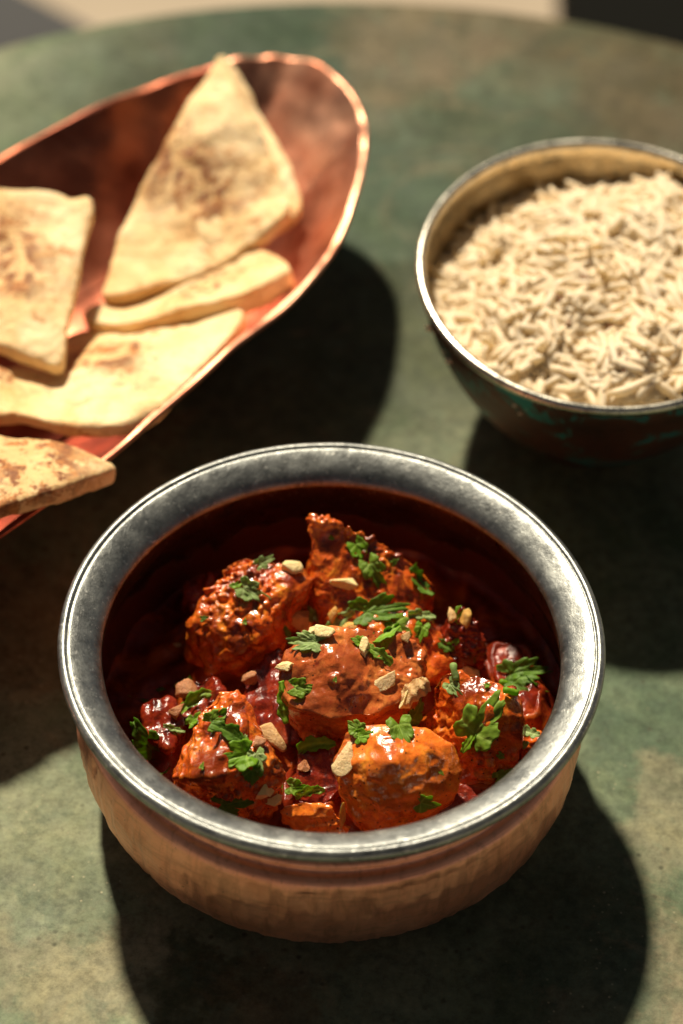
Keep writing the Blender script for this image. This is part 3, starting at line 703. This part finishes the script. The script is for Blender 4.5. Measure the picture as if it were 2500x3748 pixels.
# ------------------------------------------------------------------ the bowl of rice
RC = (.0807, .1540); RX, RY, RZ = .0586, .0632, .062
def ov(prof, seg=200): return lathe_vf([(r / .0624, z * .062 / .070) for r, z in prof], seg, RC[0], RC[1], RX, RY)
def mat_patina():
    t = NT('patinated_dark_copper')
    c = t.ramp(t.noise(45, 5, .65, .5), [(.3, (.035, .016, .010)), (.6, (.10, .035, .02)), (.75, (.19, .08, .05))])
    c = t.mix(t.ramp(t.noise(48, 6, .75, .8, t.mapv((1, 1, 1.8), (.4, .2, 0))), [(.545, 0), (.585, 1)]), c, (.012, .19, .18))
    return t.set(Base_Color=c, Metallic=.45, Roughness=.5, Normal=t.bump(t.noise(150, 5), .4, .001))
MP = mat_patina(); MRS = mat_steel('bowl_rim_metal', (.50, .47, .40), (.70, .66, .56), (.2, .34), .6)
MIN = mat_steel('bowl_inner_metal', (.60, .48, .30), (.74, .62, .42), (.26, .38), .35)
rb = tag(empty('rice_bowl', (RC[0], RC[1], 0)), 'metal bowl of rice with green patina on its outside', 'bowl')
V, F = ov(spline([(.001, .0), (.024, .0), (.0275, .0015), (.029, .006), (.036, .013), (.046, .025), (.0545, .042), (.0595, .058), (.0607, .0665)], 6).tolist()); mk('bowl_body', V, F, MP, rb)
V, F = ov(spline([(.0598, .0655), (.0613, .0660), (.0622, .0672), (.0624, .0687), (.0619, .0698), (.0609, .0701), (.0599, .0695), (.0593, .0682)], 5).tolist()); mk('rim', V, F, MRS, rb)
V, F = ov(spline([(.0593, .0682), (.0590, .066), (.0583, .058), (.0535, .042), (.044, .025), (.03, .012), (.001, .009)], 6).tolist()); mk('lining', V, [f[::-1] for f in F], MIN, rb)
# rice: a mound of grains
def mat_rice():
    t = NT('cooked_rice')
    oi = t.n('ShaderNodeObjectInfo')
    c = t.ramp(t.noise(300, 3), [(.3, (.98, .81, .57)), (.7, (1.0, .90, .73))])
    t.set(Base_Color=c, Roughness=.42, Normal=t.bump(t.noise(900, 3), .2, .0003), Specular_IOR_Level=.4)
    return t.m
def add_translucent(m, fac, col):
    nt = m.node_tree; tr = nt.nodes.new('ShaderNodeBsdfTranslucent'); tr.inputs[0].default_value = (*col, 1)
    mx = nt.nodes.new('ShaderNodeMixShader'); mx.inputs[0].default_value = fac
    nt.links.new(nt.nodes['Principled BSDF'].outputs[0], mx.inputs[1]); nt.links.new(tr.outputs[0], mx.inputs[2])
    nt.links.new(mx.outputs[0], nt.nodes['Material Output'].inputs[0])
MRI = mat_rice(); add_translucent(MRI, .42, (1.0, .88, .62)); MCU = mat_plain('cumin_brown', (.24, .11, .04), .6, 600)
def mound(x, y):
    u, v = (x - RC[0]) / .054, (y - RC[1]) / .059; r = math.hypot(u, v)
    h = .0475 + .0170 * max(0, 1 - ((u - .25) ** 2 + (v + .10) ** 2) * 1.0) ** .8 + .006 * max(0, -v) * r
    return h + .0040 * float(vnoise(np.array([[x * 80, y * 80, .5]]), 4)[0]) - .004 * max(0, r - .8)
mrice = tag(empty('rice_mound', (RC[0], RC[1], .05)), 'mound of cooked long grain rice with cumin filling the metal bowl', 'rice')
def grain_mesh(k, L=.0068, r=.00095):
    rs = random.Random(k); V, F = [], []; nr, ns = 7, 8
    bend = rs.uniform(-.25, .25)
    for i in range(nr):
        u = i / (nr - 1); w = r * max(.12, math.sin(math.pi * (.07 + .86 * u)) ** .55) * (1 + .12 * rs.uniform(-1, 1))
        for j in range(ns):
            a = 2 * math.pi * j / ns
            V.append(((u - .5) * L, w * math.cos(a) + bend * L * (u - .5) ** 2 * 2, w * .85 * math.sin(a)))
    for i in range(nr - 1):
        for j in range(ns): F.append((i * ns + j, i * ns + (j + 1) % ns, (i + 1) * ns + (j + 1) % ns, (i + 1) * ns + j))
    F.append(list(range(ns))[::-1]); F.append([(nr - 1) * ns + j for j in range(ns)])
    return np.array(V), F
GR = [grain_mesh(k, .0106 + .0010 * (k % 4), .00158 + .00010 * (k % 3)) for k in range(8)]
gme = []
for k, (V, F) in enumerate(GR):
    me = bpy.data.meshes.new('rice_grain'); me.from_pydata(V.tolist(), [], F); me.polygons.foreach_set('use_smooth', [True] * len(F)); me.materials.append(MRI); gme.append(me)
spots = []
rr_ = random.Random(11)
while len(spots) < 1900:
    u, v = rr_.uniform(-1, 1), rr_.uniform(-1, 1)
    if u * u + v * v > .985: continue
    x, y = RC[0] + u * .0515, RC[1] + v * .0560
    layer = rr_.random(); e = .002
    h = mound(x, y); nx = -(mound(x + e, y) - h) / e; ny = -(mound(x, y + e) - h) / e
    n_ = Vector((nx, ny, 1)).normalized()
    fa = 5 * float(vnoise(np.array([[x * 60, y * 60, 2.5]]), 14)[0]); d = Vector((math.cos(fa), math.sin(fa), 0)) * 1.1 + Vector((rr_.gauss(0, 1), rr_.gauss(0, 1), rr_.gauss(0, .45))); d = (d - n_ * d.dot(n_) * .6).normalized()
    spots.append((layer, x, y, h - .0030 + layer * .0052, d, rr_.uniform(0, 6.28), rr_.randrange(8), rr_.uniform(.8, 1.12)))
def vis(s):
    rel = Vector((s[1], s[2], s[3])) - CAM; dd = rel.dot(FWD); px = (1250 + FPX * rel.dot(RIGHT) / dd) / PXS
    return px < 1575
order = sorted(spots, key=lambda s: -(s[0] + (1 if vis(s) else 0)))
BV_, BF_ = [], []; kb = 0
for i, (lay, x, y, z, d, roll, k, sc) in enumerate(order):
    rot = d.to_track_quat('X', 'Z') @ Quaternion((1, 0, 0), roll)
    if i < 292:
        o = bpy.data.objects.new('rice_grain', gme[k]); o.parent = mrice
        o.location = Vector((x, y, z)) - mrice.location; o.rotation_mode = 'QUATERNION'; o.rotation_quaternion = rot; o.scale = (sc, sc, sc)
        COL.objects.link(o)
    else:
        m3 = np.array(rot.to_matrix()); V = GR[k][0] * sc @ m3.T + np.array([x, y, z])
        BV_.append(V); BF_ += [[a + kb for a in q] for q in GR[k][1]]; kb += len(V)
g = mk('loose_rice', np.concatenate(BV_), BF_, MRI, mrice); g['kind'] = 'stuff'
gx = 40; V, F = [], []
for j in range(gx + 1):
    for i in range(48):
        a = 2 * math.pi * i / 48; r = j / gx + 1e-4; x, y = RC[0] + .0525 * r * math.cos(a), RC[1] + .0570 * r * math.sin(a)
        V.append((x, y, mound(x, y) + .0002))
for j in range(gx):
    for i in range(48): F.append((j * 48 + i, j * 48 + (i + 1) % 48, (j + 1) * 48 + (i + 1) % 48, (j + 1) * 48 + i))
mk('rice_base', V, F, MRI, mrice)
cum = [(1305, 515), (1237, 560), (1337, 637), (1350, 595), (1392, 745), (1305, 740), (1257, 830), (1418, 815), (1435, 840), (1220, 650), (1500, 690), (1480, 820), (1380, 520), (1290, 690)]
cme = None
for (px, py) in cum:
    d = ray(px, py); zz = .066
    for _ in range(6): p = at(px, py, zz); zz = mound(p.x, p.y) + .0008
    p = at(px, py, zz + .0004)
    if cme is None:
        V, F = GR[0]; cme = bpy.data.meshes.new('cumin_seed'); cme.from_pydata((V * np.array([.62, .8, .8])).tolist(), [], F); cme.materials.append(MCU)
    o = bpy.data.objects.new('cumin_seed', cme); o.parent = mrice; o.location = p - mrice.location; o.rotation_euler = (rr_.uniform(-.4, .4), rr_.uniform(-.4, .4), rr_.uniform(0, 6)); COL.objects.link(o)

# ------------------------------------------------------------------ the copper dish of flatbread
HP = .047
ol = [(0,370),(150,288),(300,215),(410,178),(520,148),(590,135),(645,132),(720,150),(785,195),(830,262),(838,330),(822,430),(775,555),(680,680),(540,800),(400,920),(250,1045)]
OW = [np.array(at(x, y, HP)) for x, y in ol] + [np.array((x, y, HP)) for x, y in ((-.098,.045),(-.132,.012),(-.172,-.010),(-.208,-.010),(-.230,.016),(-.228,.062),(-.202,.115),(-.160,.168))]
OUT = spline(OW, 14, True); no = len(OUT)
tt = np.arange(no) / no
OUT[:, 2] += .0007 * np.sin(tt * 47) + .0004 * np.sin(tt * 113 + 1)
cen = np.array((-.118, .112, 0))
# spine: the floor of the dish follows the long axis
ax = np.array((math.cos(R(47)), math.sin(R(47)), 0)); pr = (OUT - cen) @ ax; SP = cen + np.outer(np.clip(pr, -.075, .095) * .80, ax); SP[:, 2] = 0
prof_in = [(1.0, 1.0), (.97, .955), (.90, .85), (.80, .71), (.68, .56), (.55, .44), (.42, .36), (.28, .315), (.12, .30), (.0, .30)]
pin = spline(prof_in, 5)
def dish(pin, off, sgn):
    V, F = [], []
    for s, hz in pin:
        P = SP + (OUT - SP) * s
        P[:, 2] = OUT[:, 2] * hz
        V.append(P)
    V = np.concatenate(V)
    for i in range(len(pin) - 1):
        for k in range(no): F.append((i * no + k, i * no + (k + 1) % no, (i + 1) * no + (k + 1) % no, (i + 1) * no + k))
    return V, F
V, F = dish(pin, 0, 1)
dmp = np.clip(1 - V[:, 2] / .046, 0, 1)
V[:, 2] += .0008 * np.abs(vnoise(V * np.array([60, 60, 60]), 31)) + .0012 * vnoise(V * 24, 33) * dmp
hn = vnoise(V * 48, 35); V[:, 0] += .0007 * hn; V[:, 1] += .0007 * vnoise(V * 48, 36)
def dish_shade(m):  # mottled dark left end: shade inside the dish painted over its copper
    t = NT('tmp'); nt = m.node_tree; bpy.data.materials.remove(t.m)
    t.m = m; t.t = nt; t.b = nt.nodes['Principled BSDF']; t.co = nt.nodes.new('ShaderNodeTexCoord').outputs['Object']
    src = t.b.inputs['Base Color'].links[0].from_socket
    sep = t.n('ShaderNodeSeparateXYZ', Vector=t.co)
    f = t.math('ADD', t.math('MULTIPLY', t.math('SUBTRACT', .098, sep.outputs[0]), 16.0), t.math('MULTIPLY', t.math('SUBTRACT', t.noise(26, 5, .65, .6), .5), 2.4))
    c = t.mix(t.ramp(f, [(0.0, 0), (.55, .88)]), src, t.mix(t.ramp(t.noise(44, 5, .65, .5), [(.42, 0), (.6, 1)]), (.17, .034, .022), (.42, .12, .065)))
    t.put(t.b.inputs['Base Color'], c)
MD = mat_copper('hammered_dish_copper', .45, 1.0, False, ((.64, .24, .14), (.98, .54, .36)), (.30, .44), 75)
dish_shade(MD)
bd = tag(empty('bread_dish', (-.118, .112, 0)), 'long oval hammered copper dish holding flatbread', 'dish')
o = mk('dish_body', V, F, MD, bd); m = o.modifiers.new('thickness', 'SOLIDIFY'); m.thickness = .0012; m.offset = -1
Vt = []; 
seg = 10; V, F = [], []
for i in range(no):
    p = OUT[i]; q = OUT[(i + 1) % no]; d = Vector(q - p).normalized(); a = Vector((0, 0, 1)); b = d.cross(a)
    wv = 1 + .18 * float(math.sin(i * .9) * math.sin(i * .37)) * .3
    for k in range(seg):
        t_ = 2 * math.pi * k / seg; V.append(tuple(Vector(p) + (a * math.cos(t_) * .0009 + b * math.sin(t_) * .0010) * wv))
for i in range(no):
    for k in range(seg): F.append((i * seg + k, i * seg + (k + 1) % seg, ((i + 1) % no) * seg + (k + 1) % seg, ((i + 1) % no) * seg + k))
mk('rim', V, F, MD, bd)
V, F = [], []
for s_, z_ in ((.36, .0175), (.345, .012), (.35, .006), (.37, .001), (.375, .0), (.355, .0), (.33, .006), (.325, .012), (.33, .0165)):
    P = SP + (OUT - SP) * s_; P[:, 2] = z_; V.append(P)
V = np.concatenate(V)
for i in range(8):
    for k in range(no): F.append((i * no + k, i * no + (k + 1) % no, (i + 1) * no + (k + 1) % no, (i + 1) * no + k))
mk('foot', V, F, MD, bd)

def bread(label, pts, thick=.0055, toast=.5, seed=1, puff=.0012, parent=None):
    P = [at(p[0], p[1], p[2] + .003) for p in pts]; n = len(P)
    nrm = Vector()
    c = sum(P, Vector()) / n
    for i in range(n): nrm += (P[i] - c).cross(P[(i + 1) % n] - c)
    nrm.normalize()
    if nrm.z < 0: nrm = -nrm
    P = [Vector(q) for q in spline([tuple(p) for p in P], 3, True)] ; n = len(P)
    bm = bmesh.new()
    top = [bm.verts.new(p) for p in P]; bot = [bm.verts.new(p - nrm * thick) for p in P]
    ft = bm.faces.new(top); fb = bm.faces.new(bot[::-1])
    for i in range(n): bm.faces.new((top[i], bot[i], bot[(i + 1) % n], top[(i + 1) % n]))
    bmesh.ops.triangulate(bm, faces=bm.faces[:]); bmesh.ops.recalc_face_normals(bm, faces=bm.faces[:]); bm.verts.index_update()
    v = [tuple(q.co) for q in bm.verts]; f = [[q.index for q in w.verts] for w in bm.faces]; bm.free()
    V, F, N = evaluated(v, f, [('REMESH', dict(mode='VOXEL', voxel_size=.0009)), ('SMOOTH', dict(factor=.8, iterations=8))])
    d = puff * fbm(V * 60 + seed, 3, seed) + puff * .6 * np.clip(vnoise(V * 150 + seed, seed + 4), 0, 1)
    V = V + N * d[:, None]
    V = V + np.outer(.0048 * fbm(V * 22 + seed * 3, 2, seed + 9), np.array(nrm))
    mt = mat_bread('flatbread_%d' % seed, toast, seed, .034)
    if parent: return mk('lower_layer', V, F, mt, parent)
    o = tag(mk('flatbread_piece', V, F, mt, loc=tuple(c)), label, 'flatbread', 'cut flatbread pieces in the copper dish')
    return o
tall = bread('tall pointed flatbread triangle leaning on the far rim of the dish',
      [(499,108,.062),(516,140,.060),(560,235,.054),(612,332,.049),(644,402,.047),(668,478,.045),(600,540,.041),(470,615,.038),(330,665,.035),(238,684,.033),(245,630,.034),(300,470,.040),(360,360,.046),(420,260,.051),(468,175,.056)], .0060, .75, 1, .0014)
bread('', [(504,128,.055),(532,146,.054),(592,235,.049),(648,338,.044),(674,400,.042),(692,478,.040),(600,546,.036),(500,590,.033),(440,500,.038),(470,300,.046),(490,180,.052)], .0055, .1, 7, .0012, tall)
bread('narrow flatbread piece showing its folded edge below the tall triangle',
      [(198,716,.029),(300,675,.030),(420,630,.031),(500,590,.033),(570,560,.036),(620,572,.039),(674,616,.040),(640,650,.040),(540,690,.039),(420,720,.037),(300,742,.034),(205,740,.031)], .0080, .3, 2)
bread('broad crescent flatbread piece along the near rim of the dish',
      [(-60,860,.034),(40,850,.034),(110,842,.030),(150,780,.026),(250,750,.026),(380,725,.028),(520,696,.033),(556,720,.038),(518,780,.045),(430,856,.048),(332,934,.048),(258,970,.047),(150,975,.044),(30,950,.043),(-60,945,.042)], .0048, .55, 3, .0016)
bread('squarish flatbread piece propped at the left edge, browned in its middle',
      [(-170,450,.053),(-60,440,.053),(60,434,.053),(130,438,.053),(160,452,.053),(212,455,.052),(190,590,.049),(160,740,.046),(138,838,.043),(60,815,.044),(-40,785,.045),(-170,760,.046)], .0058, .65, 4)
bread('small flatbread corner on the crescent piece at the left edge of the photo',
      [(-80,815,.044),(0,822,.043),(38,842,.042),(34,880,.041),(10,930,.041),(-80,960,.043)], .0055, .5, 5)
bread('thick toasted flatbread wedge jutting over the near rim at lower left',
      [(-150,970,.054),(0,985,.052),(85,992,.051),(170,1015,.050),(230,1045,.050),(268,1072,.049),(200,1105,.050),(100,1145,.051),(0,1180,.052),(-150,1235,.053)], .0070, 1.0, 6)
